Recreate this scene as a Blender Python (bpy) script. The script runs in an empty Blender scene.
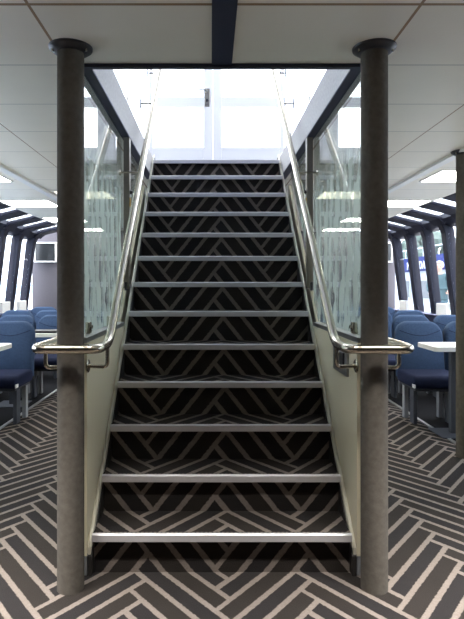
import bpy, bmesh, math, random
from mathutils import Vector, Matrix
random.seed(7)
C = bpy.context.scene.collection
PI = math.pi

# ------------------------------------------------------------------ measurements (metres; y runs away from the camera)
EYE = 1.289
CX = -0.049
RISE, GO, Y1 = 0.1876, 0.2112, 2.388
NST = 13
HC = 2.306                      # lower ceiling
DECK = RISE * NST               # upper deck floor
SLOPE = RISE / GO
def pitch(y): return RISE + SLOPE * (y - Y1)
def lline(y): return pitch(y) - 0.11      # line along which side panel and stringer meet

# ------------------------------------------------------------------ materials
class NT:
    def __init__(s, name):
        s.m = bpy.data.materials.new(name); s.m.use_nodes = True
        s.t = s.m.node_tree; s.t.nodes.clear()
        s.out = s.n('ShaderNodeOutputMaterial')
    def n(s, kind, **kw):
        nd = s.t.nodes.new(kind)
        for k, v in kw.items(): setattr(nd, k, v)
        return nd
    def l(s, a, b): s.t.links.new(a, b)
    def math(s, op, a, b=None, c=None):
        nd = s.n('ShaderNodeMath', operation=op)
        for i, v in enumerate((a, b, c)):
            if v is None: continue
            if isinstance(v, (int, float)): nd.inputs[i].default_value = v
            else: s.l(v, nd.inputs[i])
        return nd.outputs[0]
    def mix(s, fac, a, b):
        nd = s.n('ShaderNodeMix', data_type='RGBA')
        for sock, v in ((nd.inputs[0], fac), (nd.inputs[6], a), (nd.inputs[7], b)):
            if isinstance(v, (int, float)): sock.default_value = v
            elif isinstance(v, tuple): sock.default_value = (*v, 1)
            else: s.l(v, sock)
        return nd.outputs[2]
    def bsdf(s, color, rough, metal=0.0):
        b = s.n('ShaderNodeBsdfPrincipled')
        if isinstance(color, tuple): b.inputs['Base Color'].default_value = (*color, 1)
        else: s.l(color, b.inputs['Base Color'])
        if isinstance(rough, (int, float)): b.inputs['Roughness'].default_value = rough
        else: s.l(rough, b.inputs['Roughness'])
        b.inputs['Metallic'].default_value = metal
        return b
    def done(s, sock): s.l(sock, s.out.inputs[0]); return s.m
    def noise(s, scale, detail=3.0, vec=None, rough=0.55):
        nd = s.n('ShaderNodeTexNoise'); nd.inputs['Scale'].default_value = scale
        nd.inputs['Detail'].default_value = detail; nd.inputs['Roughness'].default_value = rough
        if vec is None:
            tc = s.n('ShaderNodeTexCoord'); vec = tc.outputs['Object']
        s.l(vec, nd.inputs['Vector'])
        return nd.outputs[0]
    def bump(s, b, height, strength, dist=0.01):
        bp = s.n('ShaderNodeBump'); bp.inputs['Strength'].default_value = strength
        bp.inputs['Distance'].default_value = dist
        s.l(height, bp.inputs['Height']); s.l(bp.outputs[0], b.inputs['Normal'])

def plain(name, col, rough=0.5, metal=0.0, var=0.12, scale=30.0, bump=0.0, dist=0.004, spec=None):
    t = NT(name)
    f = t.noise(scale)
    lo = tuple(c * (1 - var) for c in col); hi = tuple(min(1, c * (1 + var)) for c in col)
    b = t.bsdf(t.mix(f, lo, hi), rough, metal)
    if spec is not None: b.inputs['Specular IOR Level'].default_value = spec
    if bump: t.bump(b, f, bump, dist)
    return t.done(b.outputs[0])

def srgb(r, g, b):
    f = lambda c: (c / 255 / 12.92) if c <= 10 else ((c / 255 + .055) / 1.055) ** 2.4
    return (f(r), f(g), f(b))

def carpet_mat():
    t = NT('herringbone_carpet')
    uv = t.n('ShaderNodeTexCoord').outputs['UV']
    # woven waviness of the pattern
    nz = t.n('ShaderNodeTexNoise'); nz.inputs['Scale'].default_value = 60; t.l(uv, nz.inputs['Vector'])
    sub = t.n('ShaderNodeVectorMath', operation='SUBTRACT'); t.l(nz.outputs[1], sub.inputs[0]); sub.inputs[1].default_value = (.5, .5, .5)
    sc = t.n('ShaderNodeVectorMath', operation='SCALE'); t.l(sub.outputs[0], sc.inputs[0]); sc.inputs[3].default_value = .009
    ad = t.n('ShaderNodeVectorMath', operation='ADD'); t.l(uv, ad.inputs[0]); t.l(sc.outputs[0], ad.inputs[1])
    sp = t.n('ShaderNodeSeparateXYZ'); t.l(ad.outputs[0], sp.inputs[0])
    wx, wy, n = 0.0855, 0.107, 6
    x = t.math('DIVIDE', t.math('SUBTRACT', sp.outputs[0], .030), wx * math.sqrt(2)); y = t.math('DIVIDE', t.math('SUBTRACT', sp.outputs[1], 2.37), wy * math.sqrt(2))
    U = t.math('ADD', y, x); V = t.math('SUBTRACT', y, x)
    i = t.math('FLOOR', U); j = t.math('FLOOR', V)
    fu = t.math('SUBTRACT', U, i); fv = t.math('SUBTRACT', V, j)
    d = t.math('FLOORED_MODULO', t.math('SUBTRACT', i, j), 2.0 * n)
    d = t.math('ROUND', d)
    isv = t.math('GREATER_THAN', d, n - .5)
    def sel(a, b):   # a when H, b when V
        return t.math('ADD', a, t.math('MULTIPLY', isv, t.math('SUBTRACT', b, a)))
    along = sel(t.math('ADD', fu, d), t.math('ADD', fv, t.math('SUBTRACT', 2.0 * n - 1, d)))
    across = sel(fv, fu)
    par = t.math('FLOORED_MODULO', sel(j, i), 2.0)
    par = t.math('ROUND', par)
    e = t.math('MINIMUM', t.math('MINIMUM', across, t.math('SUBTRACT', 1.0, across)),
               t.math('MINIMUM', along, t.math('SUBTRACT', float(n), along)))
    th = t.math('ADD', .115, t.math('MULTIPLY', par, .03))
    mr = t.n('ShaderNodeMapRange'); mr.interpolation_type = 'SMOOTHSTEP'
    t.l(t.math('SUBTRACT', e, th), mr.inputs[0])
    mr.inputs[1].default_value = -.025; mr.inputs[2].default_value = .025
    mr.inputs[3].default_value = 1; mr.inputs[4].default_value = 0
    pile = t.noise(260, 2, uv); big = t.noise(9, 4, uv); mid = t.noise(90, 3, uv)
    dark = t.mix(par, srgb(47, 43, 40), srgb(39, 38, 40))
    dark = t.mix(t.math('MULTIPLY', pile, .7), dark, srgb(38, 34, 33))
    line = t.mix(mid, srgb(160, 149, 141), srgb(122, 112, 105))
    line = t.mix(t.math('MULTIPLY', pile, .45), line, srgb(80, 72, 66))
    col = t.mix(mr.outputs[0], dark, line)
    col = t.mix(t.math('MULTIPLY', big, .25), col, srgb(60, 54, 50))
    b = t.bsdf(col, .95); b.inputs['Specular IOR Level'].default_value = .12
    t.bump(b, pile, .6, .004)
    return t.done(b.outputs[0])

def ceiling_mat():
    t = NT('ceiling_panels')
    ps = t.n('ShaderNodeNewGeometry').outputs['Position']
    sp = t.n('ShaderNodeSeparateXYZ'); t.l(ps, sp.inputs[0])
    ax = t.math('ABSOLUTE', sp.outputs[0])
    def near(v, c, hw): return t.math('LESS_THAN', t.math('ABSOLUTE', t.math('SUBTRACT', v, c)), hw)
    s1 = t.math('MAXIMUM', near(ax, .71, .006), near(ax, 1.37, .004))
    fy = t.math('FLOORED_MODULO', t.math('SUBTRACT', sp.outputs[1], 1.95 - .2675), .535)
    s2 = near(fy, .2675, .004)
    s3 = near(sp.outputs[1], 1.95, .008)
    col = t.mix(t.noise(3), srgb(240, 233, 217), srgb(231, 224, 208))
    col = t.mix(s2, col, srgb(170, 166, 156))
    col = t.mix(t.math('MAXIMUM', s1, s3), col, srgb(150, 118, 78))
    b = t.bsdf(col, .35); b.inputs['Specular IOR Level'].default_value = .5
    return t.done(b.outputs[0])

def fresnel(t, ior=1.6):
    # the same thin-sheet reflection from either face of the pane
    fr = t.n('ShaderNodeFresnel'); bf = t.n('ShaderNodeNewGeometry').outputs['Backfacing']
    t.l(t.math('ADD', ior, t.math('MULTIPLY', bf, 1 / ior - ior)), fr.inputs[0])
    return fr
def thin_glass(name, tint=(1, 1, 1), ior=1.5):
    t = NT(name)
    fr = fresnel(t, ior)
    tr = t.n('ShaderNodeBsdfTransparent'); tr.inputs[0].default_value = (*tint, 1)
    gl = t.n('ShaderNodeBsdfGlossy'); gl.inputs['Roughness'].default_value = .0
    f = t.math('ADD', fr.outputs[0], t.math('MULTIPLY', t.noise(2.0), .006))
    mx = t.n('ShaderNodeMixShader'); t.l(f, mx.inputs[0]); t.l(tr.outputs[0], mx.inputs[1]); t.l(gl.outputs[0], mx.inputs[2])
    return t.done(mx.outputs[0])

def streak_glass():
    t = NT('etched_streak_glass')
    ps = t.n('ShaderNodeNewGeometry').outputs['Position']
    sp = t.n('ShaderNodeSeparateXYZ'); t.l(ps, sp.inputs[0])
    Y, Z = sp.outputs[1], sp.outputs[2]
    cm = t.n('ShaderNodeCombineXYZ'); t.l(t.math('MULTIPLY', Y, 3.0), cm.inputs[1]); t.l(t.math('MULTIPLY', Z, 1.3), cm.inputs[2])
    wob = t.math('SUBTRACT', t.noise(2.0, 2, cm.outputs[0]), .5)
    ph = t.math('ADD', t.math('MULTIPLY', Y, 44.0), t.math('MULTIPLY', wob, 12.0))
    ph = t.math('ADD', ph, t.math('MULTIPLY', Z, 5.0))
    wv = t.math('ADD', t.math('MULTIPLY', t.math('SINE', ph), .5), .5)
    cm2 = t.n('ShaderNodeCombineXYZ'); t.l(t.math('MULTIPLY', Y, 6.0), cm2.inputs[1]); t.l(t.math('MULTIPLY', Z, 3.6), cm2.inputs[2])
    br = t.noise(2.2, 1, cm2.outputs[0])
    sm = t.n('ShaderNodeMapRange'); sm.interpolation_type = 'SMOOTHSTEP'
    t.l(t.math('ADD', wv, t.math('MULTIPLY', t.math('SUBTRACT', br, .5), 1.8)), sm.inputs[0])
    sm.inputs[1].default_value = .36; sm.inputs[2].default_value = .54
    top = t.n('ShaderNodeMapRange'); t.l(Z, top.inputs[0])       # etching thins out towards the top edge
    top.inputs[1].default_value = 1.78; top.inputs[2].default_value = 2.08; top.inputs[3].default_value = 1; top.inputs[4].default_value = 0
    frost = t.math('MULTIPLY', t.math('MULTIPLY', sm.outputs[0], top.outputs[0]), .66)
    frost = t.math('ADD', frost, t.math('MULTIPLY', top.outputs[0], .04))
    fr = fresnel(t)
    tr = t.n('ShaderNodeBsdfTransparent'); tr.inputs[0].default_value = (.93, .97, .95, 1)
    df = t.n('ShaderNodeBsdfDiffuse'); df.inputs[0].default_value = (.74, .80, .72, 1)
    tl = t.n('ShaderNodeBsdfTranslucent'); tl.inputs[0].default_value = (.74, .80, .72, 1)
    dt = t.n('ShaderNodeMixShader'); dt.inputs[0].default_value = .5; t.l(df.outputs[0], dt.inputs[1]); t.l(tl.outputs[0], dt.inputs[2])
    m1 = t.n('ShaderNodeMixShader'); t.l(frost, m1.inputs[0]); t.l(tr.outputs[0], m1.inputs[1]); t.l(dt.outputs[0], m1.inputs[2])
    gl = t.n('ShaderNodeBsdfGlossy'); gl.inputs['Roughness'].default_value = .0
    m2 = t.n('ShaderNodeMixShader'); t.l(t.math('MULTIPLY', fr.outputs[0], t.math('SUBTRACT', 1.0, t.math('MULTIPLY', frost, .75))), m2.inputs[0]); t.l(m1.outputs[0], m2.inputs[1]); t.l(gl.outputs[0], m2.inputs[2])
    return t.done(m2.outputs[0])

def glow(name, col, strength):
    t = NT(name)
    e = t.n('ShaderNodeEmission'); e.inputs[1].default_value = strength
    t.l(t.mix(t.noise(2), col, tuple(min(1, c * 1.02) for c in col)), e.inputs[0])
    return t.done(e.outputs[0])

def brushed(name, col, rough, sx=(2, 2, 2)):
    t = NT(name)
    tc = t.n('ShaderNodeTexCoord').outputs['Object']
    mp = t.n('ShaderNodeMapping'); mp.inputs['Scale'].default_value = sx; t.l(tc, mp.inputs[0])
    f = t.noise(40, 3, mp.outputs[0])
    r = t.math('ADD', rough, t.math('MULTIPLY', t.math('SUBTRACT', f, .5), .12))
    b = t.bsdf(t.mix(f, tuple(c * .93 for c in col), col), r, 1.0)
    return t.done(b.outputs[0])

def dash_strip():
    t = NT('perforated_strip')
    ps = t.n('ShaderNodeNewGeometry').outputs['Position']
    sp = t.n('ShaderNodeSeparateXYZ'); t.l(ps, sp.inputs[0])
    f = t.math('FLOORED_MODULO', sp.outputs[0], .019)
    m = t.math('LESS_THAN', f, .011)
    b = t.bsdf(t.mix(m, srgb(35, 31, 29), srgb(112, 102, 88)), .7)
    return t.done(b.outputs[0])

M = {}
M['carpet'] = carpet_mat()
M['ceiling'] = ceiling_mat()
M['glass'] = thin_glass('clear_glass', (.97, .985, 1))
M['streak'] = streak_glass()
M['steel'] = brushed('brushed_stainless', srgb(196, 188, 172), .24, (1, 1, 1))
M['nosing'] = plain('nosing_aluminium', srgb(205, 203, 206), .38, .35, .05, 30)
M['alu'] = brushed('channel_aluminium', srgb(175, 175, 172), .4, (1, 1, 1))
M['cream'] = plain('cream_panel', srgb(232, 224, 196), .4, 0, .02, 4, 0)
M['creamtrim'] = plain('cream_edge_trim', srgb(206, 202, 186), .35, 0, .03, 6)
M['stringer'] = plain('dark_stringer', srgb(46, 43, 41), .6, 0, .15, 30)
M['felt'] = plain('pillar_carpet', srgb(102, 97, 91), 1.0, 0, .3, 42, .6, .004, .05)
M['feltdark'] = plain('coaming_carpet', srgb(176, 172, 170), 1.0, 0, .28, 60, .6, .004, .05)
M['navytrim'] = plain('navy_trim', srgb(40, 43, 62), .5, 0, .1, 20)
M['flange'] = plain('dark_flange', srgb(62, 62, 66), .35, .4, .1, 20)
M['navy'] = plain('navy_frame', srgb(27, 28, 41), .6, 0, .08, 10, spec=.2)
M['wallgrey'] = plain('grey_wall', srgb(82, 78, 84), .8, 0, .1, 40, .2, .003)
M['lowwall'] = plain('low_wall', srgb(84, 86, 110), .8, 0, .1, 40)
M['white'] = plain('white_paint', srgb(236, 236, 240), .4, 0, .015, 8)
M['plastic'] = plain('white_plastic', srgb(232, 231, 228), .35, 0, .02, 10)
M['screen'] = plain('dark_screen', srgb(40, 42, 44), .25, 0, .05, 10)
M['black'] = plain('black_plastic', srgb(26, 26, 28), .5, 0, .1, 20)
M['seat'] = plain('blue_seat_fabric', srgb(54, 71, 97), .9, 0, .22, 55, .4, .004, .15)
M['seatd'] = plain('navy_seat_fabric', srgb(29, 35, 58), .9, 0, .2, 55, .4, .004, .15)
M['shell'] = plain('dark_seat_shell', srgb(34, 36, 42), .5, 0, .1, 20)
M['leg'] = plain('grey_leg', srgb(150, 152, 156), .4, .3, .08, 20)
M['legdark'] = plain('dark_leg', srgb(66, 70, 78), .45, .2, .1, 20)
M['vinyl'] = plain('dark_side_floor', srgb(22, 22, 25), .9, 0, .2, 25, spec=.1)
M['table'] = plain('table_laminate', srgb(232, 230, 226), .35, 0, .03, 12)
M['wood'] = plain('brown_wood', srgb(120, 78, 44), .5, 0, .2, 30)
M['lamp'] = glow('lamp_diffuser', (1.0, .97, .9), 11.0)
M['lampdim'] = glow('dim_lamp_diffuser', (1.0, .93, .72), 1.3)
M['doorfill'] = glow('door_fill_diffuser', (1.0, .98, .95), 5.0)  # glow of the panels added to brighten the upper doors
M['postpaint'] = plain('post_paint', srgb(132, 124, 112), .5, .2, .06, 14)
M['brass'] = brushed('brass', srgb(214, 164, 66), .3, (1, 1, 1))
M['dash'] = dash_strip()

# ------------------------------------------------------------------ mesh helpers
class MB:
    def __init__(s): s.bm = bmesh.new()
    def box(s, x0, x1, y0, y1, z0, z1, bev=0.0, seg=2):
        b2 = bmesh.new()
        bmesh.ops.create_cube(b2, size=1)
        for v in b2.verts:
            v.co = Vector(((x0 + x1) / 2 + v.co.x * (x1 - x0), (y0 + y1) / 2 + v.co.y * (y1 - y0), (z0 + z1) / 2 + v.co.z * (z1 - z0)))
        if bev: bmesh.ops.bevel(b2, geom=b2.edges[:], offset=bev, segments=seg, profile=.5, affect='EDGES')
        s.merge(b2); return s
    def merge(s, b2, mat=None):
        if mat is not None: bmesh.ops.transform(b2, matrix=mat, verts=b2.verts)
        me = bpy.data.meshes.new('tmp'); b2.to_mesh(me); b2.free(); s.bm.from_mesh(me); bpy.data.meshes.remove(me)
    def prism(s, pts, axis, a0, a1, bev=0.0, seg=2):
        """extrude an outline; axis 'x': pts are (y, z); 'y': (x, z); 'z': (x, y)"""
        f = {'x': lambda p, a: (a, p[0], p[1]), 'y': lambda p, a: (p[0], a, p[1]), 'z': lambda p, a: (p[0], p[1], a)}[axis]
        b2 = bmesh.new()
        A = [b2.verts.new(f(p, a0)) for p in pts]; B = [b2.verts.new(f(p, a1)) for p in pts]
        n = len(pts)
        caps = [b2.faces.new(A), b2.faces.new(B[::-1])]
        for i in range(n): b2.faces.new((A[i], B[i], B[(i + 1) % n], A[(i + 1) % n]))
        bmesh.ops.recalc_face_normals(b2, faces=b2.faces[:])
        if bev:
            ed = set(e for c in caps for e in c.edges)
            bmesh.ops.bevel(b2, geom=list(ed), offset=bev, segments=seg, profile=.5, affect='EDGES')
        s.merge(b2); return s
    def lathe(s, prof, c, seg=32, axis='z'):
        b2 = bmesh.new(); rings = []
        for r, h in prof:
            ring = []
            for k in range(seg):
                a = 2 * PI * k / seg
                p = (r * math.cos(a), r * math.sin(a), h)
                if axis == 'x': p = (h, p[0], p[1])
                elif axis == 'y': p = (p[0], h, p[1])
                ring.append(b2.verts.new(p))
            rings.append(ring)
        for A, B in zip(rings, rings[1:]):
            for k in range(seg): b2.faces.new((A[k], A[(k + 1) % seg], B[(k + 1) % seg], B[k]))
        b2.faces.new(rings[0][::-1]); b2.faces.new(rings[-1])
        bmesh.ops.recalc_face_normals(b2, faces=b2.faces[:])
        s.merge(b2, Matrix.Translation(c)); return s
    def tube(s, pts, r, seg=14):
        b2 = bmesh.new(); P = [Vector(p) for p in pts]; rings = []
        up = None
        for i, p in enumerate(P):
            if i == 0: t = P[1] - P[0]
            elif i == len(P) - 1: t = P[-1] - P[-2]
            else: t = (P[i + 1] - P[i]).normalized() + (P[i] - P[i - 1]).normalized()
            t.normalize()
            if up is None:
                up = t.orthogonal().normalized()
            up = (up - t * up.dot(t)).normalized()
            sd = t.cross(up)
            rr = r[i] if isinstance(r, (list, tuple)) else r
            rings.append([b2.verts.new(p + (up * math.cos(2 * PI * k / seg) + sd * math.sin(2 * PI * k / seg)) * rr) for k in range(seg)])
        for A, B in zip(rings, rings[1:]):
            for k in range(seg): b2.faces.new((A[k], A[(k + 1) % seg], B[(k + 1) % seg], B[k]))
        b2.faces.new(rings[0][::-1]); b2.faces.new(rings[-1])
        bmesh.ops.recalc_face_normals(b2, faces=b2.faces[:])
        s.merge(b2); return s
    def build(s, name, mat, parent=None, smooth=False, loc=None):
        me = bpy.data.meshes.new(name); s.bm.to_mesh(me); s.bm.free()
        o = bpy.data.objects.new(name, me); C.objects.link(o)
        me.materials.append(mat)
        if smooth:
            for p in me.polygons: p.use_smooth = True
            me.set_sharp_from_angle(angle=math.radians(38))
        if parent: o.parent = parent; o.matrix_parent_inverse = Matrix.Identity(4)
        if loc: o.location = loc
        return o

def fillet(pts, rad, n=6):
    P = [Vector(p) for p in pts]; out = [P[0]]
    for i in range(1, len(P) - 1):
        a = (P[i - 1] - P[i]); b = (P[i + 1] - P[i])
        r = rad[i - 1] if isinstance(rad, (list, tuple)) else rad
        d = min(r, a.length * .7, b.length * .7)
        p0 = P[i] + a.normalized() * d; p1 = P[i] + b.normalized() * d
        for k in range(n + 1):
            u = k / n
            out.append(p0 * (1 - u) ** 2 + P[i] * 2 * u * (1 - u) + p1 * u * u)
    out.append(P[-1]); return out

def rrect(x0, x1, z0, z1, r, n=6, corners=(1, 1, 1, 1)):
    pts = []
    cs = [(x1 - r, z1 - r, 0), (x0 + r, z1 - r, 90), (x0 + r, z0 + r, 180), (x1 - r, z0 + r, 270)]
    flat = [(x1, z1), (x0, z1), (x0, z0), (x1, z0)]
    for q, (cx, cz, a) in enumerate(cs):
        if not corners[q]: pts.append(flat[q]); continue
        for k in range(n + 1):
            t = math.radians(a + 90 * k / n); pts.append((cx + r * math.cos(t), cz + r * math.sin(t)))
    return pts

def empty(name, loc=(0, 0, 0), rz=0):
    o = bpy.data.objects.new(name, None); C.objects.link(o); o.location = loc; o.rotation_euler.z = rz
    o.empty_display_size = .1
    return o
def tag(o, label, cat, group=None):
    o['label'] = label; o['category'] = cat; o['kind'] = 'thing'
    if group: o['group'] = group
    return o
def struct(o): o['kind'] = 'structure'; return o
def dup(o, parent=None):
    c = o.copy(); C.objects.link(c)
    if parent: c.parent = parent
    for ch in list(o.children): dup(ch, c)
    return c
def uv_planar(o, fn):
    me = o.data; lay = me.uv_layers.new(name='UVMap')
    for p in me.polygons:
        for li in p.loop_indices:
            lay.data[li].uv = fn(me.vertices[me.loops[li].vertex_index].co, p.normal)

YB, YF, XW = -5.2, 10.0, 3.36       # back of the cabin, far wall, side wall

# ------------------------------------------------------------------ the lower cabin
fl = struct(MB().box(-XW, XW, YB, YF, -.06, 0).build('floor', M['carpet']))
uv_planar(fl, lambda c, n: (c.x, c.y))
for sx, nm in ((-1, 'floor_left'), (1, 'floor_right')):
    a, b = sorted((sx * 1.965, sx * XW))
    struct(MB().box(a, b, YB, YF, -.02, .004).build(nm, M['vinyl']))
k = 0
for sx in (-1, 1):
    k += 1
    a, b = sorted((sx * 1.938, sx * 1.968))
    struct(MB().box(a, b, YB, YF, -.02, .010, .003).build('trim_%d' % k, M['alu']))

HX = .66      # half width of the hole in ceiling and deck
OY0, OY1 = 2.496, Y1 + (NST - 1) * GO + .05
c_ = MB()
XS = 2.62
for a, b, y0, y1 in ((-XS, XS, YB, OY0), (-XS, -HX, OY0, YF), (HX, XS, OY0, YF), (-HX, HX, OY1 + .2, YF)):
    c_.box(a, b, y0, y1, HC, HC + .05)
struct(c_.build('ceiling', M['ceiling']))
d_ = MB()
XU = 3.0
for a, b, y0, y1 in ((-XU, XU, YB, OY0), (-XU, -HX, OY0, 6.4), (HX, XU, OY0, 6.4), (-HX, HX, OY1 + .16, 6.4)):
    d_.box(a, b, y0, y1, HC + .06, DECK)
struct(d_.build('floor_upper', M['vinyl']))
struct(MB().box(-HX, HX, OY0 - .03, OY0, HC - .016, DECK).build('trim_3', M['navytrim']))
struct(MB().box(-.046, .046, YB, OY0 - .03, HC - .006, HC + .02).build('trim_4', M['navytrim']))
for sx, q in ((-1, 5), (1, 6)):       # service track the outer pillars stand under
    a, b = sorted((sx * 1.80, sx * 1.875))
    struct(MB().box(a, b, YB, YF, HC - .02, HC + .01, .004).build('trim_%d' % q, M['plastic']))
struct(MB().box(-XW, XW, YF, YF + .08, 0, HC).build('wall_far', M['wallgrey']))
struct(MB().box(-XW, XW, YB - .08, YB, 0, HC).build('wall_back', M['wallgrey']))
for sx, nm in ((-1, 'wall_left'), (1, 'wall_right')):
    a, b = sorted((sx * XW, sx * (XW + .06)))
    struct(MB().box(a, b, YB, YF, 0, .85).build(nm, M['lowwall']))
    a, b = sorted((sx * (XW - .16), sx * (XW + .08)))
    struct(MB().box(a, b, YB, YF, .85, .87, .006).build('trim_%d' % (7 if sx < 0 else 8), M['lowwall']))

# side windows: each bay is a hockey-stick frame rib, a leaning pane and a roof-light pane
PITCHW = .685
RP = [(2.62, 2.306), (3.02, 2.205), (3.13, 2.12), (3.17, 2.02), (3.31, .87), (3.43, .87), (3.30, 2.06), (3.24, 2.225), (2.62, 2.375)]
wn = 0
proto = None
nb = 11
for sx in (-1, 1):
    for q in range(nb):
        y = YF - .52 - q * PITCHW
        wn += 1
        if q == 0:
            pts = [(sx * p[0], p[1]) for p in RP]
            w = MB().prism(pts, 'y', 0, .14, .008, 1).build('window_%d' % wn, M['navy'])
            rr = [(2.62, 2.300), (3.02, 2.200), (3.10, 2.13), (3.16, 2.20), (2.62, 2.34)]
            MB().prism([(sx * p[0], p[1]) for p in rr], 'y', -.13, .20, .006, 1).build('roof_rib', M['navy'], w)
            # head rail between ribs
            g = MB()
            g.prism([(sx * 3.195, 2.13), (sx * 3.30, 2.10), (sx * 3.26, 2.215), (sx * 3.08, 2.262), (sx * 3.06, 2.195)], 'y', -(PITCHW - .14), 0)
            g.build('head_rail', M['navy'], w)
            p = MB().prism([(sx * 3.32, .87), (sx * 3.332, .87), (sx * 3.212, 2.16), (sx * 3.20, 2.16)], 'y', -(PITCHW - .14), 0).build('pane', M['glass'], w)
            p = MB().prism([(sx * 2.62, 2.352), (sx * 2.62, 2.364), (sx * 3.10, 2.25), (sx * 3.10, 2.238)], 'y', -(PITCHW - .14), 0).build('roof_pane', M['glass'], w)
            w.location = (0, y, 0); proto = w
        else:
            w = dup(proto); w.name = 'window_%d' % wn; w.location = (0, y, 0)
        struct(w)

for sx, nm in ((-1, 'wall_left_light_block'), (1, 'wall_right_light_block')):  # unseen windowless walls, added to keep daylight off the risers
    a, b = sorted((sx * 3.3, sx * 3.4))
    m_ = MB().box(a, b, YB, YF - .52 - 10 * PITCHW - .6, .87, 2.3)
    a, b = sorted((sx * 2.62, sx * 3.4)); m_.box(a, b, YB, YF - .52 - 10 * PITCHW - .6, HC, HC + .05)
    struct(m_.build(nm, M['lowwall']))
# pillars ---------------------------------------------------------------------------
def make_pillar(x, y, label, r=.0565):
    o = empty('pillar', (x, y, 0)); tag(o, label, 'pillar', 'carpet-covered round pillars')
    MB().lathe([(r, .0), (r, HC)], (0, 0, 0), 40).build('carpet_sleeve', M['felt'], o, True)
    f = MB().lathe([(r + .003, -.025), (r + .012, -.024), (r + .026, -.014), (r + .034, -.008), (r + .036, 0)], (0, 0, HC), 40).build('ceiling_flange', M['flange'], o, True)
    for a in (200, 340, 90):
        aa = math.radians(a)
        MB().lathe([(.006, -.026), (.006, -.012)], ((r + .018) * math.cos(aa), (r + .018) * math.sin(aa), HC), 10).build('screw', M['steel'], f, True)
    return o
make_pillar(-.648, 2.306, 'round grey carpeted pillar left of the stairs, ringed by the left handrail')
make_pillar(.648, 2.306, 'round grey carpeted pillar right of the stairs, ringed by the right handrail')
make_pillar(1.862, 4.08, 'dark round pillar beside the white table in the right seating area')

# the stairs ------------------------------------------------------------------------
HWID = .575
STEP_PHASE = 0.0
stair = empty('staircase', (0, Y1, 0)); tag(stair, 'straight carpeted stairs with metal nosings rising to the white doors', 'stairs')
for s_ in range(1, NST + 1):
    y0 = Y1 + (s_ - 1) * GO + .045; y1 = y0 + GO
    z0, z1 = (s_ - 1) * RISE, s_ * RISE
    ys = Y1 + (s_ - 1) * GO
    st = MB().prism([(y0, z0), (y0, z1 - .032), (ys + .010, z1 - .032), (ys + .010, z1), (y1, z1), (y1, z0)], 'x', -HWID, HWID)
    st = st.build('step', M['carpet'], stair)
    # the strip on the bottom riser carries on the floor's pattern; each higher step is laid half a repeat across
    base, sh = (Y1 + .045, 0) if s_ == 1 else (2.37 + STEP_PHASE, .3628)
    def fn(c, n, y0=y0, z0=z0, base=base, sh=sh):
        if n.z > .5: return (c.x + .3628, 2.37 + STEP_PHASE - (y0 + GO - c.y))   # a tread runs on into the riser above it
        return (c.x + sh, base + (c.z - z0))
    uv_planar(st, fn)
    st.location = (0, -Y1, 0)
    pr = [(ys, z1 - .031), (ys + .009, z1 - .031), (ys + .009, z1 + .0005), (ys + .015, z1 + .0005), (ys + .015, z1 + .003), (ys + .005, z1 + .003), (ys, z1 - .002)]
    nz = MB().prism(pr, 'x', -HWID, HWID).build('nosing', M['nosing'], st)
    if s_ <= 12:
        MB().box(-HWID + .01, HWID - .01, ys + .019, ys + .027, z1 - .001, z1 + .0015).build('edge_perforation', M['dash'], st)
for sx in (-1, 1):
    a, b = sorted((sx * .578, sx * .597))
    ye = Y1 + 12 * GO + .2
    pts = [(2.40, 0), (2.40, lline(2.40)), (ye, lline(ye)), (ye, lline(ye) - .34), (2.40 + .27, 0)]
    o = MB().prism(pts, 'x', a, b).build('stringer', M['stringer'], stair); o.location = (0, -Y1, 0)
    a, b = sorted((sx * .583, sx * .6))
    pts = [(2.405, lline(2.405)), (2.405, lline(2.405) + .03), (ye, lline(ye) + .03), (ye, lline(ye))]
    o = MB().prism(pts, 'x', a, b, .003, 1).build('edge_trim', M['creamtrim'], stair); o.location = (0, -Y1, 0)

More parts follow.
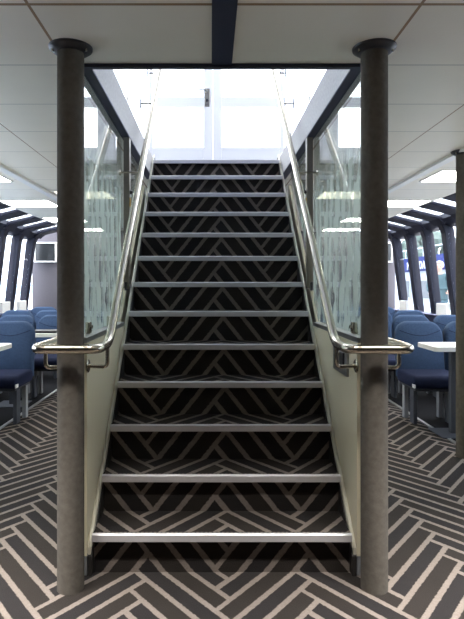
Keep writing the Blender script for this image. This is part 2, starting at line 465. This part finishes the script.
# side panels, glass, posts, coamings, handrails --------------------------------------
PTOP = 1.035
YPM = Y1 + (PTOP + .11 - RISE) / SLOPE      # where the panel's sloping edge meets its top
def px(sx, a, b): return sorted((sx * a, sx * b))
for sx, side in ((-1, 'left'), (1, 'right')):
    o = empty('stair_cladding', (sx * .64, 2.4, 0)); tag(o, 'cream panel closing the %s side of the stairs below the glass' % side, 'panel', 'cream stair side panels')
    off = (-sx * .64, -2.4, 0)
    a, b = px(sx, .6, .66)
    pts = [(2.40, lline(2.40)), (YPM, PTOP), (2.40, PTOP)]
    MB().prism(pts, 'x', a, b).build('board', M['cream'], o, loc=off)
    a2, b2 = px(sx, .6015, .664)
    MB().box(a2, b2, 2.40, YPM - .02, PTOP, PTOP + .025, .003).build('capping_channel', M['alu'], o, loc=off)
    a3, b3 = px(sx, .6015, .624)
    MB().box(a3, b3, 2.402, 2.43, 0, lline(2.40), .003).build('foot', M['leg'], o, loc=off)
    a3, b3 = px(sx, .632, .658)
    MB().box(a3, b3, 2.402, 2.43, 0, lline(2.40), .003).build('foot', M['creamtrim'], o, loc=off)
    # outer skirt under the sloping edge, towards the cabin
    a4, b4 = px(sx, .632, .655)
    MB().prism([(2.432, 0), (2.432, lline(2.432)), (4.75, lline(4.75)), (4.75, 0)], 'x', a4, b4).build('outer_skirt', M['cream'], o, loc=off)
    if sx > 0:
        lp = MB().box(.588, .602, 2.54, 2.82, .86, 1.01, .004).build('latch_plate', M['alu'], o, loc=off)
        lp['label'] = 'small metal latch plate set in the cream panel'
        MB().box(.580, .589, 2.58, 2.66, .90, .97, .003).build('latch', M['flange'], lp)

    MB().box(*px(sx, .586, .5995), 3.43, 3.47, 1.26, 1.315, .004).build('rubber_stop', M['black'], o, loc=off)
    # glass beside the stairs, between pillar and post
    g = MB().box(*px(sx, .646, .656), 2.412, 3.66, PTOP + .026, HC - .008).build('glass_screen', M['streak'])
    tag(g, 'tall etched glass panel with streak pattern on the %s of the stairs' % side, 'glass panel', 'etched glass stair panels')
    for yy in (2.56, 3.08):
        cl = MB().box(*px(sx, .621, .6455), yy, yy + .036, PTOP + .027, PTOP + .082, .004)
        cl.lathe([(.009, 0), (.009, .007)], (sx * .617 - .0035, yy + .018, PTOP + .06), 12, 'x')
        cl.build('clamp', M['steel'], g, True)
    po = MB().box(*px(sx, .603, .643), 3.665, 3.725, lline(3.7) + .03, HC - .007).build('glass_post', M['postpaint'])
    tag(po, 'square upright post between the glass panels %s of the stairs' % side, 'post', 'posts beside the stairs')
    kb = MB().lathe([(.014, 0), (.014, .012), (.008, .02)], (sx * .604 - (.0 if sx < 0 else .02), 3.69, 1.93), 14, 'x').build('knob', M['black'], po, True)
    MB().box(*px(sx, .598, .6055), 3.675, 3.705, 1.83, 1.89, .002).build('catch', M['brass'], po)['label'] = 'small brass catch'
    ya, yb = 3.735, Y1 + (HC - .05 - RISE) / SLOPE
    g2 = MB().prism([(ya, pitch(ya) + .0), (yb, HC - .05), (yb, HC - .008), (ya, HC - .008)], 'x', *px(sx, .646, .656)).build('glass_screen', M['streak'])
    tag(g2, 'small three-cornered glass pane behind the post on the %s of the stairs' % side, 'glass panel', 'corner panes beside the stairs')

    co = MB().box(*px(sx, .6, .66), OY0, OY1 + .15, HC, 2.508, .004).build('coaming', M['feltdark'])
    MB().box(*px(sx, .602, .658), OY0 + .002, OY1 + .14, HC - .006, HC - .0005).build('underside_trim', M['navytrim'], co)
    tag(co, 'carpeted coaming beam along the %s edge of the stairwell opening' % side, 'beam', 'stairwell coamings')

    # clear balustrade on top of the coaming
    bg = MB().box(*px(sx, .610, .618), OY0 + .06, OY1 - .1, 2.508, 3.45).build('glass_balustrade', M['glass'])
    tag(bg, 'clear glass balustrade standing on the %s stairwell coaming' % side, 'balustrade', 'clear balustrades of the stairwell')

    # handrail
    h = empty('handrail', (sx * .47, 2.3, 0)); tag(h, 'stainless handrail on the %s of the stairs, looping round the pillar' % side, 'handrail', 'stainless stair handrails')
    ho = (-sx * .47, -2.3, 0)
    ZL = EYE - .256
    def rz(y): return EYE - .256 + .91 * (y - 2.41)
    xi, xo = .505, .768
    path = [(sx * xi, 5.2, rz(5.2)), (sx * xi, 2.41, ZL), (sx * xi, 2.185, ZL), (sx * xo, 2.185, ZL), (sx * xo, 3.0, ZL), (sx * .664, 3.0, ZL)]
    MB().tube(fillet(path, [.07, .055, .055, .05], 10), .0195, 18).build('rail', M['steel'], h, True, loc=ho)
    # lower brackets
    def bracket(p, face, zd=.062, r=.009, flr=.03):
        # p under the rail, dropping then turning to the plate on the panel face
        pts = fillet([p, (p[0], p[1], p[2] - zd), face] if zd else [p, tuple(Vector(p).lerp(Vector(face), .5)), face], .025, 6)
        bk = MB().tube(pts, r, 10).build('bracket', M['steel'], h, True, loc=ho)
        dx = 1 if face[0] > p[0] else -1
        pr = [(flr, 0), (flr, .005), (flr * .8, .009)] if dx < 0 else [(flr * .8, -.009), (flr, -.005), (flr, 0)]
        MB().lathe(pr, face, 20, 'x').build('flange', M['steel'], bk, True)
    bracket((sx * xi, 2.375, ZL - .01), (sx * .6, 2.405, ZL - .10), .09)
    bracket((sx * xo, 2.345, ZL - .01), (sx * .66, 2.405, ZL - .10), .09)
    def stub(y, xf, zd=.05):
        bracket((sx * xi, y, rz(y) - .014), (sx * xf, y, rz(y) - .014 - zd), zd, .0065, .018)
    stub(3.52, .646, .0)
    for y in (4.28, 4.75):
        z = rz(y)
        bk = MB().tube([(sx * xi, y, z), (sx * .605, y, z)], .006, 8).build('bracket', M['steel'], h, True, loc=ho)
        MB().box(*px(sx, .602, .6095), y - .012, y + .012, z - .04, z + .04, .002).build('flange', M['legdark'], bk)
    for y in (2.75, 3.6, 4.45):
        MB().lathe([(.014, .0), (.014, .008)], (.6015 if sx > 0 else -.6095, y, 2.54), 14, 'x').build('standoff', M['steel'], bg, True)

# ------------------------------------------------------------------ upper deck
YD = 6.27
def door(nm, x0, x1, stile_l, stile_r, handle_side=0):
    zb, zt = DECK, 4.56
    z1, z2, z3 = 2.90, 3.368, 3.484
    m = MB()
    m.box(x0, x0 + stile_l, YD, YD + .05, zb, zt, .004); m.box(x1 - stile_r, x1, YD, YD + .05, zb, zt, .004)
    m.box(x0 + stile_l, x1 - stile_r, YD, YD + .05, zb, z1, .004)
    m.box(x0 + stile_l, x1 - stile_r, YD, YD + .05, z2, z3, .004)
    m.box(x0 + stile_l, x1 - stile_r, YD, YD + .05, zt - .1, zt, .004)
    d = struct(m.build(nm, M['white']))
    for a, b in ((z1, z2), (z3, zt - .1)):
        MB().box(x0 + stile_l, x1 - stile_r, YD + .02, YD + .028, a, b).build('pane', M['glass'], d)
    if handle_side:
        hx = x1 - stile_r / 2 - .012
        hp = MB().box(hx - .028, hx + .028, YD - .008, YD, 3.37, 3.58, .003).build('handle_plate', M['steel'], d)
        MB().tube(fillet([(hx, YD - .008, 3.545), (hx, YD - .05, 3.545), (hx - .13, YD - .05, 3.56)], .02), .009, 10).build('lever', M['alu'], hp, True)
        MB().lathe([(.013, -.012), (.013, 0)], (hx, YD - .008, 3.44), 14, 'y').build('key_cylinder', M['flange'], hp, True)
    return d
door('door_1', -.77, -.027, .045, .109, 1)
door('door_2', -.025, .82, .10, .07)
w_ = MB()
w_.box(-3.0, -.775, YD, YD + .06, DECK, 2.95); w_.box(.825, 3.0, YD, YD + .06, DECK, 2.95)
w_.box(-3.0, 3.0, YD, YD + .06, 4.565, 4.75)
for x in (-1.9, 1.9, -2.98, 2.94): w_.box(x, x + .06, YD, YD + .06, 2.95, 4.565)
struct(w_.build('wall_upper', M['white']))
wn2 = wn
for a, b in ((-1.84, -.78), (.83, 1.9)):
    wn2 += 1
    o = MB().box(a, b, YD + .02, YD + .028, 2.95, 4.565).build('window_%d' % wn2, M['glass']); struct(o)
for sx in (-1, 1):
    u = MB()
    a, b = px(sx, 2.96, 3.02)
    yb_ = OY0 - .1
    u.box(a, b, yb_, YD, DECK, 3.1); u.box(a, b, yb_, YD, 4.4, 4.75)
    for q in range(4): u.box(a, b, yb_ + q * 1.35, yb_ + q * 1.35 + .1, 3.1, 4.4)
    struct(u.build('wall_upper_left' if sx < 0 else 'wall_upper_right', M['white']))
struct(MB().box(-3.02, 3.02, OY0 - .12, YD + .1, 4.75, 4.8).build('ceiling_upper', M['white']))
struct(MB().box(-3.02, 3.02, OY0 - .12, OY0 - .06, DECK, 4.8).build('wall_upper_light_block', M['lowwall']))  # unseen bulkhead added to stop upper-deck daylight reaching the risers

# ------------------------------------------------------------------ ceiling lights
lp = None
lights = []
def ceil_light(x, y, label, sx=.6, sy=.52):
    global lp
    if lp is None:
        o = empty('ceiling_light', (x, y, HC))
        f = MB()
        for a in ((-.3, -.285, -.26, .26), (.285, .3, -.26, .26), (-.285, .285, -.26, -.245), (-.285, .285, .245, .26)): f.box(*a, -.008, -.0005)
        f.build('frame', M['plastic'], o)
        MB().box(-.285, .285, -.245, .245, -.005, -.0008).build('diffuser', M['lamp'], o)
        lp = o
    else:
        o = dup(lp); o.location = (x, y, HC)
    tag(o, label, 'ceiling light', 'square ceiling light panels')
    return o
order = ['first', 'second', 'third', 'fourth']
for sx, side in ((-1, 'left'), (1, 'right')):
    for q, y in enumerate((4.99, 6.64, 8.27, 9.70)):
        ceil_light(sx * 2.27, y, 'white light panel over the %s seats, %s from the front' % (side, order[q]))
    o = ceil_light(sx * 1.45, 6.02, 'white light panel in the ceiling behind the glass on the %s' % side)
    for ch in o.children:
        if ch.name.startswith('diffuser'): ch.data = ch.data.copy(); ch.data.materials[0] = M['lampdim']

for x, lab in ((-.95, 'added unseen light panel brightening the doors from the left'), (.95, 'added unseen light panel brightening the doors from the right')):  # panels added out of view to brighten the door frames
    o = ceil_light(x, 5.5, lab); o.location.z = 4.749
    for ch in o.children:
        if ch.name.startswith('diffuser'): ch.data = ch.data.copy(); ch.data.materials[0] = M['doorfill']
# recessed downlights near the foot of the stairs (unseen, inferred from the lit floor and lower pillars)
def downlight(x, y, energy, label):
    o = empty('downlight', (x, y, HC)); tag(o, label, 'downlight', 'round recessed downlights')
    MB().lathe([(.05, -.004), (.075, -.008), (.08, -.0005)], (0, 0, 0), 24).build('ring', M['plastic'], o, True)
    MB().lathe([(.045, -.0095), (.045, -.0085)], (0, 0, 0), 20).build('lens', M['lamp'], o)
    L = bpy.data.lights.new('downlight_lamp', 'SPOT'); L.energy = energy * (3.0 if abs(x) > 1.2 else .6 if abs(x) < .6 else 1); L.color = (1.0, .96, .9)
    L.spot_size = math.radians(80); L.spot_blend = .8; L.shadow_soft_size = .13
    lo = bpy.data.objects.new('downlight_lamp', L); C.objects.link(lo); lo.parent = o; lo.location = (0, 0, -.02)
E_DOWN = 110
for x, y in ((-.36, 1.5), (.36, 1.5), (-1.05, 1.5), (1.05, 1.5), (-1.6, 1.6), (1.6, 1.6)):
    downlight(x, y, E_DOWN, 'unseen round recessed downlight in the ceiling in front of the stairs')

# ------------------------------------------------------------------ seats
def make_seat():
    o = empty('cabin_seat', (0, 0, 0))
    # the seat faces -y; its front edge at y = -.42, back at 0
    W = .235
    bk = MB()
    pts = rrect(-W, W, .40, .936, .13, 8, (1, 1, 0, 0))
    b2 = MB().prism(pts, 'y', -.03, .06, .028, 3)
    for v in b2.bm.verts:
        t = (v.co.z - .4) / .54
        v.co.y += .12 * t * t * 0.8 - .02 * math.cos(v.co.x / W * PI / 2)
        v.co.x *= 1.0 - .06 * max(0, t - .45)
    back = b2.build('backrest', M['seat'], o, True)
    p2 = MB()
    zs = [.50 + .37 * k / 8 for k in range(9)]
    def yb(x, z): t = (z - .4) / .54; return -.03 + .096 * t * t - .02 * math.cos(x / W * PI / 2) - .002
    p2.tube([(-.2 + .40 * k / 14, yb(-.2 + .40 * k / 14, .85 - .05 * math.cos((k / 14 - .5) * PI)), .85 - .05 * math.cos((k / 14 - .5) * PI)) for k in range(15)], .003, 6)
    p2.build('seam', M['seatd'], back, True)
    sh = MB().prism(rrect(-W + .015, W - .015, .36, .90, .10, 6, (1, 1, 0, 0)), 'y', .064, .085, .008, 2)
    for v in sh.bm.verts:
        t = (v.co.z - .4) / .54; v.co.y += .096 * t * t
    sh.build('back_shell', M['shell'], o, True)
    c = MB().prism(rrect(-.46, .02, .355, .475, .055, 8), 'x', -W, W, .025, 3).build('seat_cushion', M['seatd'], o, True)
    MB().box(-W + .03, W - .03, -.40, .02, .325, .358, .01).build('seat_frame', M['shell'], o)
    for x in (-W - .004, W - .012): MB().box(x, x + .016, -.455, -.40, .365, .40, .006).build('end_cap', M['plastic'], c)
    for x in (-.185, .15): MB().box(x, x + .035, -.30, -.20, .0045, .335, .004).build('leg', M['legdark'], o)
    for x in (-.185, .15): MB().box(x, x + .04, -.06, .0, .0045, .335, .004).build('leg', M['leg'], o)
    return o
seat0 = make_seat(); first = [True]
def seat(x, y, label, side):
    if first[0]: o = seat0; first[0] = False
    else: o = dup(seat0)
    o.location = (x, y, 0)
    tag(o, label, 'seat', 'blue seats on the %s side' % side)
SW = .49
ords = ['front', 'second', 'third', 'fourth']
places = ['aisle seat', 'middle seat', 'window seat']
def row(side, r, y, inner, n, first_place=0):
    sx = -1 if side == 'left' else 1
    for q in range(n):
        seat(sx * (inner + SW * (q + .5)), y, 'blue upholstered %s in the %s row of the %s seats' % (places[q + first_place], ords[r], side), side)
row('left', 0, 5.32, 1.795, 3)
row('left', 1, 6.5, 1.68, 3)
row('left', 2, 7.8, 1.65, 3)
row('left', 3, 9.05, 1.65, 3)
row('right', 0, 5.32, 1.775, 3)
row('right', 1, 6.5, 1.655, 3)
row('right', 2, 7.8, 1.62, 3)
row('right', 3, 9.05, 1.62, 3)

# tables ---------------------------------------------------------------------------------
def table(x0, x1, y0, y1, lx, ly, label, top=.785):
    o = empty('side_table', (lx, ly, 0)); tag(o, label, 'table', 'white tables between the seats')
    MB().prism(rrect(x0 - lx, x1 - lx, y0 - ly, y1 - ly, .04, 5), 'z', top - .04, top, .004, 1).build('tabletop', M['table'], o, True)
    MB().box(-.03, .03, -.03, .03, .012, top - .04, .006).build('leg', M['legdark'], o)
    MB().box(-.16, .16, -.16, .16, .0045, .014, .004).build('base_plate', M['legdark'], o)
table(1.80, 2.75, 4.45, 4.86, 2.06, 4.70, 'white table with dark leg beside the pillar in the right seats')
table(-2.75, -1.80, 4.30, 4.78, -2.06, 4.58, 'white table at the left edge in front of the left seats')
table(-2.75, -1.66, 5.72, 6.0, -2.2, 5.86, 'white table behind the front row of left seats, carrying the dark tray')
t = MB().box(-1.98, -1.70, 5.76, 5.95, .786, .812, .008).build('tray', M['black']); tag(t, 'flat dark tray lying on the left table behind the front seats', 'tray')
t = MB().box(-2.04, -1.89, 4.42, 4.50, .786, .84, .006).build('wooden_block', M['wood']); tag(t, 'small brown wooden box on the table at the left edge', 'box')

# small white boxes on the sills -----------------------------------------------------------
for x, y, lab in ((-3.26, 9.15, 'white card box on the left sill nearer the stairs pillar, beside the grey end wall'), (-3.26, 8.4, 'white card box on the left sill at the edge of the photo'),
                  (3.24, 9.2, 'white card box on the right sill furthest from the camera'), (3.24, 7.66, 'white card box on the right sill below the person outside')):
    b = MB().box(-.03, .03, -.16, .16, 0, .17, .004).build('card_box', M['plastic']); b.location = (x, y, .871)
    tag(b, lab, 'box', 'white boxes on the window sills')

# televisions ------------------------------------------------------------------------------
def tv(x, label):
    o = empty('wall_television', (x, YF, 1.91)); tag(o, label, 'television', 'wall televisions on the end wall')
    fr = MB(); w, h = .205, .185
    for a in ((-w, -w + .024, -h, h), (w - .024, w, -h, h), (-w + .024, w - .024, h - .024, h), (-w + .024, w - .024, -h, -h + .024)): fr.box(a[0], a[1], -.09, -.03, a[2], a[3], .003)
    fr.build('bezel', M['plastic'], o)
    MB().box(-w + .02, w - .02, -.075, -.035, -h + .02, h - .02).build('screen', M['screen'], o)
    MB().box(-.1, .1, -.03, 0, -.1, .1).build('wall_bracket', M['black'], o)
tv(-3.095, 'small white-framed television on the end wall, left of the stairs')
tv(3.08, 'small white-framed television on the end wall, right of the stairs')
for x, lab in ((-3.26, 'round white speaker beside the left television'), (3.33, 'round white speaker beside the right television')):
    o = MB().lathe([(.028, -.05), (.045, -.04), (.048, -.0)], (0, 0, 0), 18, 'y').build('wall_speaker', M['plastic'], None, True, (x, YF, 1.93)); tag(o, lab, 'speaker', 'round white speakers')

# ------------------------------------------------------------------ outdoors
def water_mat():
    t = NT('harbour_water'); b = t.bsdf(t.mix(t.noise(.2), srgb(170, 182, 192), srgb(205, 212, 218)), .25)
    t.bump(b, t.noise(1.2, 5), .5, .3); return t.done(b.outputs[0])
struct(MB().box(-140, 140, -60, 260, -1.6, -1.5).build('water', water_mat()))
M['concrete'] = plain('concrete', srgb(200, 198, 194), .9, 0, .12, 6)
struct(MB().box(3.6, 7.4, -4, 40, -1.5, .1).build('pier', M['concrete']))
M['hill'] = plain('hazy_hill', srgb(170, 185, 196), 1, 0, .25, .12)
hb = bmesh.new()
g = MB(); random.seed(3)
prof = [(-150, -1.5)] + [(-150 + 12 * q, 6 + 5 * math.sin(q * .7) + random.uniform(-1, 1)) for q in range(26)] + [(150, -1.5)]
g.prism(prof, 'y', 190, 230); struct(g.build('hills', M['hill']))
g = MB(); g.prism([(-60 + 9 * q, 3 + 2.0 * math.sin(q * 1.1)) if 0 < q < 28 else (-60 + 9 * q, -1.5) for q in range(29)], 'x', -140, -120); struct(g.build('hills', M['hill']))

M['leaf'] = plain('pale_leaf', srgb(78, 92, 84), .9, 0, .35, 2.0)
M['bark'] = plain('bark', srgb(80, 70, 60), .9, 0, .2, 8)
def tree(x, y, h, label, seed):
    random.seed(seed)
    o = empty('tree', (x, y, -1.0)); tag(o, label, 'tree', 'trees beyond the boat')
    MB().tube([(0, 0, 0), (.1, 0, h * .3), (0, .1, h * .6)], [.25, .2, .12], 10).build('trunk', M['bark'], o, True)
    m = MB()
    for q in range(26):
        a = random.uniform(0, 2 * PI); rr = random.uniform(0, h * .26); z = h * random.uniform(.4, .92)
        r = h * random.uniform(.07, .13)
        b2 = bmesh.new(); bmesh.ops.create_icosphere(b2, subdivisions=2, radius=r)
        for v in b2.verts: v.co *= random.uniform(.8, 1.2)
        m.merge(b2, Matrix.Translation((rr * math.cos(a), rr * math.sin(a), z)))
    m.build('crown', M['leaf'], o)
tp = [(17, 33, 6.2), (20, 37, 7), (15.5, 42, 6.0), (22.5, 41, 6.6), (18.5, 46, 7.2), (24.5, 48, 8)]
tl = ['leftmost hazy green tree above the blue boat', 'tall hazy tree above the boat left of the person', 'low hazy tree furthest left beyond the boat', 'hazy green tree above the person outside', 'pale tree at the back of the boat', 'tallest pale tree behind the boat on the right']
for q, (x, y, h) in enumerate(tp): tree(x, y, h, tl[q], 20 + q)

# the blue boat moored beyond the pier
M['boatblue'] = plain('boat_blue', srgb(34, 44, 92), .9, 0, .06, 2, spec=.1)
M['boatwhite'] = plain('boat_white', srgb(170, 174, 182), .8, 0, .04, 2, spec=.1)
M['boatgrey'] = plain('boat_grey', srgb(150, 158, 166), .5, 0, .1, 2)
bo = empty('ferry_boat', (8.6, 21, -1.5)); tag(bo, 'blue and white ferry with white lettering moored beyond the windows', 'boat')
bx, by, bz = 8.6, 21.0, -1.5
hull = MB().prism([(14.0 - by, -.0), (33 - by, 0), (34.5 - by, 1.9), (12.0 - by, 1.9)], 'x', -.0, 3.6, .05, 1).build('hull', M['boatwhite'], bo)
MB().box(-.03, 3.6, -9, 13, 3.42, 4.0, .02).build('blue_band', M['boatblue'], bo)
cab = MB().box(.25, 3.3, -8, 12, 1.9, 3.42).build('cabin', M['boatwhite'], bo)
for q in range(7):
    y = -7.4 + 2.6 * q
    f = MB().box(.2, .26, y, y + 1.5, 2.2, 3.1, .02).build('window_frame', M['boatgrey'], cab)
    MB().box(.19, .21, y + .08, y + 1.42, 2.28, 3.02).build('pane', M['screen'], f)
rl = MB()
rl.tube([(0, -9, 4.35), (0, 13, 4.35)], .03, 8)
for q in range(12): rl.tube([(0, -9 + 2 * q, 4.0), (0, -9 + 2 * q, 4.35)], .02, 6)
rl.build('railing', M['boatwhite'], bo, True)
def letters(txt, y, z, size):
    cu = bpy.data.curves.new('lettering', 'FONT'); cu.body = txt; cu.size = size; cu.extrude = .01; cu.offset = .012
    cu.space_character = 1.15
    tmp = bpy.data.objects.new('tmp', cu); C.objects.link(tmp)
    me = bpy.data.meshes.new_from_object(tmp.evaluated_get(bpy.context.evaluated_depsgraph_get()))
    bpy.data.objects.remove(tmp); me.materials.clear(); me.materials.append(M['boatwhite'])
    o = bpy.data.objects.new('lettering', me); C.objects.link(o); o.parent = bo
    # reads correctly from the cabin (-x side): text runs from far (+y) to near (-y)
    o.matrix_local = Matrix.Translation((-.045, y, z)) @ Matrix(((0, 0, -1, 0), (-1, 0, 0, 0), (0, 1, 0, 0), (0, 0, 0, 1)))
letters('S   MEE   DA', 3.4, 3.50, .44)

# person on the pier ------------------------------------------------------------------------
def person(x, y, z):
    M['teal'] = plain('teal_jacket', srgb(62, 80, 84), .9, 0, .15, 14, spec=.1)
    M['trouser'] = plain('dark_trousers', srgb(52, 58, 72), .9, 0, .15, 14)
    M['skin'] = plain('skin', srgb(170, 130, 112), .6, 0, .05, 20)
    M['hair'] = plain('grey_hair', srgb(176, 168, 160), .8, 0, .2, 30)
    o = empty('person', (x, y, z), 0); tag(o, 'grey-haired person in a teal jacket standing outside the right windows', 'person')
    def skin(name, mat, verts, edges, radii, root, parent, sub=2):
        me = bpy.data.meshes.new(name); me.from_pydata(verts, edges, [])
        ob = bpy.data.objects.new(name, me); C.objects.link(ob)
        ob.modifiers.new('Skin', 'SKIN')
        for i, r in enumerate(radii):
            sv = me.skin_vertices[0].data[i]; sv.radius = (r, r) if not isinstance(r, tuple) else r; sv.use_root = (i == root)
        sm = ob.modifiers.new('Sub', 'SUBSURF'); sm.levels = sm.render_levels = sub
        dg = bpy.context.evaluated_depsgraph_get(); dg.update()
        m2 = bpy.data.meshes.new_from_object(ob.evaluated_get(dg)); C.objects.unlink(ob); bpy.data.objects.remove(ob)
        for p in m2.polygons: p.use_smooth = True
        m2.materials.clear(); m2.materials.append(mat)
        oo = bpy.data.objects.new(name, m2); C.objects.link(oo); oo.parent = parent
        return oo
    V = [(0, 0, .95), (0, 0, 1.12), (0, 0, 1.32), (0, 0, 1.45), (0, -.01, 1.53), (0, -.03, 1.60), (0, -.035, 1.68), (0, -.02, 1.75),
         (-.19, 0, 1.41), (-.25, -.03, 1.14), (-.20, -.22, 1.02), (.19, 0, 1.41), (.25, -.03, 1.14), (.20, -.22, 1.02),
         (-.1, 0, .88), (-.11, -.02, .48), (-.11, .02, .09), (-.12, -.13, .04), (.1, 0, .88), (.11, -.02, .48), (.11, .02, .09), (.12, -.13, .04)]
    E = [(0, 1), (1, 2), (2, 3), (3, 4), (4, 5), (5, 6), (6, 7), (3, 8), (8, 9), (9, 10), (3, 11), (11, 12), (12, 13), (0, 14), (14, 15), (15, 16), (16, 17), (0, 18), (18, 19), (19, 20), (20, 21)]
    R = [(.16, .11), (.14, .10), (.16, .11), (.10, .08), .055, .07, .085, .07, .065, .05, .035, .065, .05, .035, .085, .06, .045, .035, .085, .06, .045, .035]
    skin('body', M['skin'], V, E, R, 0, o)
    # jacket: torso and sleeves, slightly larger than the body
    jv = [V[0], V[1], V[2], V[3], V[8], V[9], (-.206, -.19, 1.035), V[11], V[12], (.206, -.19, 1.035), (0, 0, .86)]
    skin('jacket', M['teal'], jv, [(10, 0), (0, 1), (1, 2), (2, 3), (3, 4), (4, 5), (5, 6), (3, 7), (7, 8), (8, 9)], [(.20, .15), (.19, .14), (.20, .145), (.115, .09), .085, .07, .05, .085, .07, .05, (.2, .15)], 0, o)
    for s in (-1, 1):
        skin('trouser_leg', M['trouser'], [(s * .1, 0, .92), (s * .11, -.02, .48), (s * .11, .02, .07)], [(0, 1), (1, 2)], [.115, .085, .07], 0, o)
        skin('shoe', M['black'], [(s * .11, .05, .045), (s * .12, -.06, .04), (s * .12, -.17, .035)], [(0, 1), (1, 2)], [.05, .05, .04], 0, o)
        hx, hy, hz = s * .20, -.22, 1.02
        for q in range(4): skin('finger', M['skin'], [(hx + (q - 1.5) * .018, hy - .02, hz), (hx + (q - 1.5) * .02, hy - .07, hz - .01), (hx + (q - 1.5) * .02, hy - .095 - .006 * (q in (1, 2)), hz - .03)], [(0, 1), (1, 2)], [.010, .009, .007], 0, o, 1)
        skin('thumb', M['skin'], [(hx - s * .02, hy, hz), (hx - s * .05, hy - .04, hz)], [(0, 1)], [.011, .009], 0, o, 1)
    b2 = bmesh.new(); bmesh.ops.create_uvsphere(b2, u_segments=20, v_segments=12, radius=.112)
    for v in b2.verts:
        if v.co.y < -.03 and v.co.z < .05: v.co.y = -.03 + (v.co.y + .03) * .1
        if v.co.z < -.03: v.co.z = -.03 + (v.co.z + .03) * .7
    m = MB(); m.merge(b2, Matrix.Translation((0, -.005, 1.71))); m.build('hair', M['hair'], o, True)
    f = MB()
    for s in (-1, 1): f.lathe([(.010, -.006), (.010, .0)], (s * .032, -.118, 1.675), 10, 'y')
    f.build('eyes', M['black'], o)
    MB().tube([(0, -.112, 1.68), (0, -.135, 1.645), (0, -.115, 1.637)], [.008, .014, .008], 8).build('nose', M['skin'], o, True)
    MB().box(-.025, .025, -.113, -.10, 1.608, 1.616, .003).build('mouth', plain('lips', srgb(170, 96, 90), .6), o)
    for s in (-1, 1): MB().lathe([(.02, -.008), (.024, .0), (.02, .008)], (s * .088, -.02, 1.66), 12, 'x').build('ear', M['skin'], o, True)
    return o
p_ = person(5.66, 13.5, 0.1); p_.rotation_euler.z = math.radians(-25)

# ------------------------------------------------------------------ sky and sun
W = bpy.data.worlds.new('overcast_sky'); bpy.context.scene.world = W; W.use_nodes = True
wt = W.node_tree; wt.nodes.clear()
ou = wt.nodes.new('ShaderNodeOutputWorld'); bg = wt.nodes.new('ShaderNodeBackground')
tc = wt.nodes.new('ShaderNodeTexCoord'); sp = wt.nodes.new('ShaderNodeSeparateXYZ'); rm = wt.nodes.new('ShaderNodeMapRange')
wt.links.new(tc.outputs['Generated'], sp.inputs[0]); wt.links.new(sp.outputs[2], rm.inputs[0])
rm.inputs[1].default_value = 0; rm.inputs[2].default_value = .6
cr = wt.nodes.new('ShaderNodeValToRGB'); wt.links.new(rm.outputs[0], cr.inputs[0])
cr.color_ramp.elements[0].color = (.80, .88, 1.0, 1); cr.color_ramp.elements[1].color = (1.5, 1.6, 1.75, 1)
wt.links.new(cr.outputs[0], bg.inputs[0]); bg.inputs[1].default_value = 2.9
wt.links.new(bg.outputs[0], ou.inputs[0])

# ------------------------------------------------------------------ camera and view
cam = bpy.data.cameras.new('camera'); co = bpy.data.objects.new('camera', cam); C.objects.link(co)
co.location = (CX, 0, EYE); co.rotation_euler = (PI / 2, 0, 0)
cam.sensor_fit = 'HORIZONTAL'; cam.sensor_width = 36; cam.lens = 36 * 540 / 464
cam.shift_x = 21 / 464; cam.shift_y = -23.5 / 464
cam.clip_start = .05; cam.clip_end = 600
sc = bpy.context.scene; sc.camera = co
vs = sc.view_settings; vs.view_transform = 'Standard'; vs.look = 'None'; vs.gamma = 1; vs.use_curve_mapping = False
vs.exposure = 1.25
cy = sc.cycles
cy.max_bounces = 10; cy.diffuse_bounces = 5; cy.glossy_bounces = 5; cy.transparent_max_bounces = 16; cy.transmission_bounces = 6
cy.caustics_reflective = False; cy.caustics_refractive = False
cy.sample_clamp_indirect = 8
cy.use_denoising = True
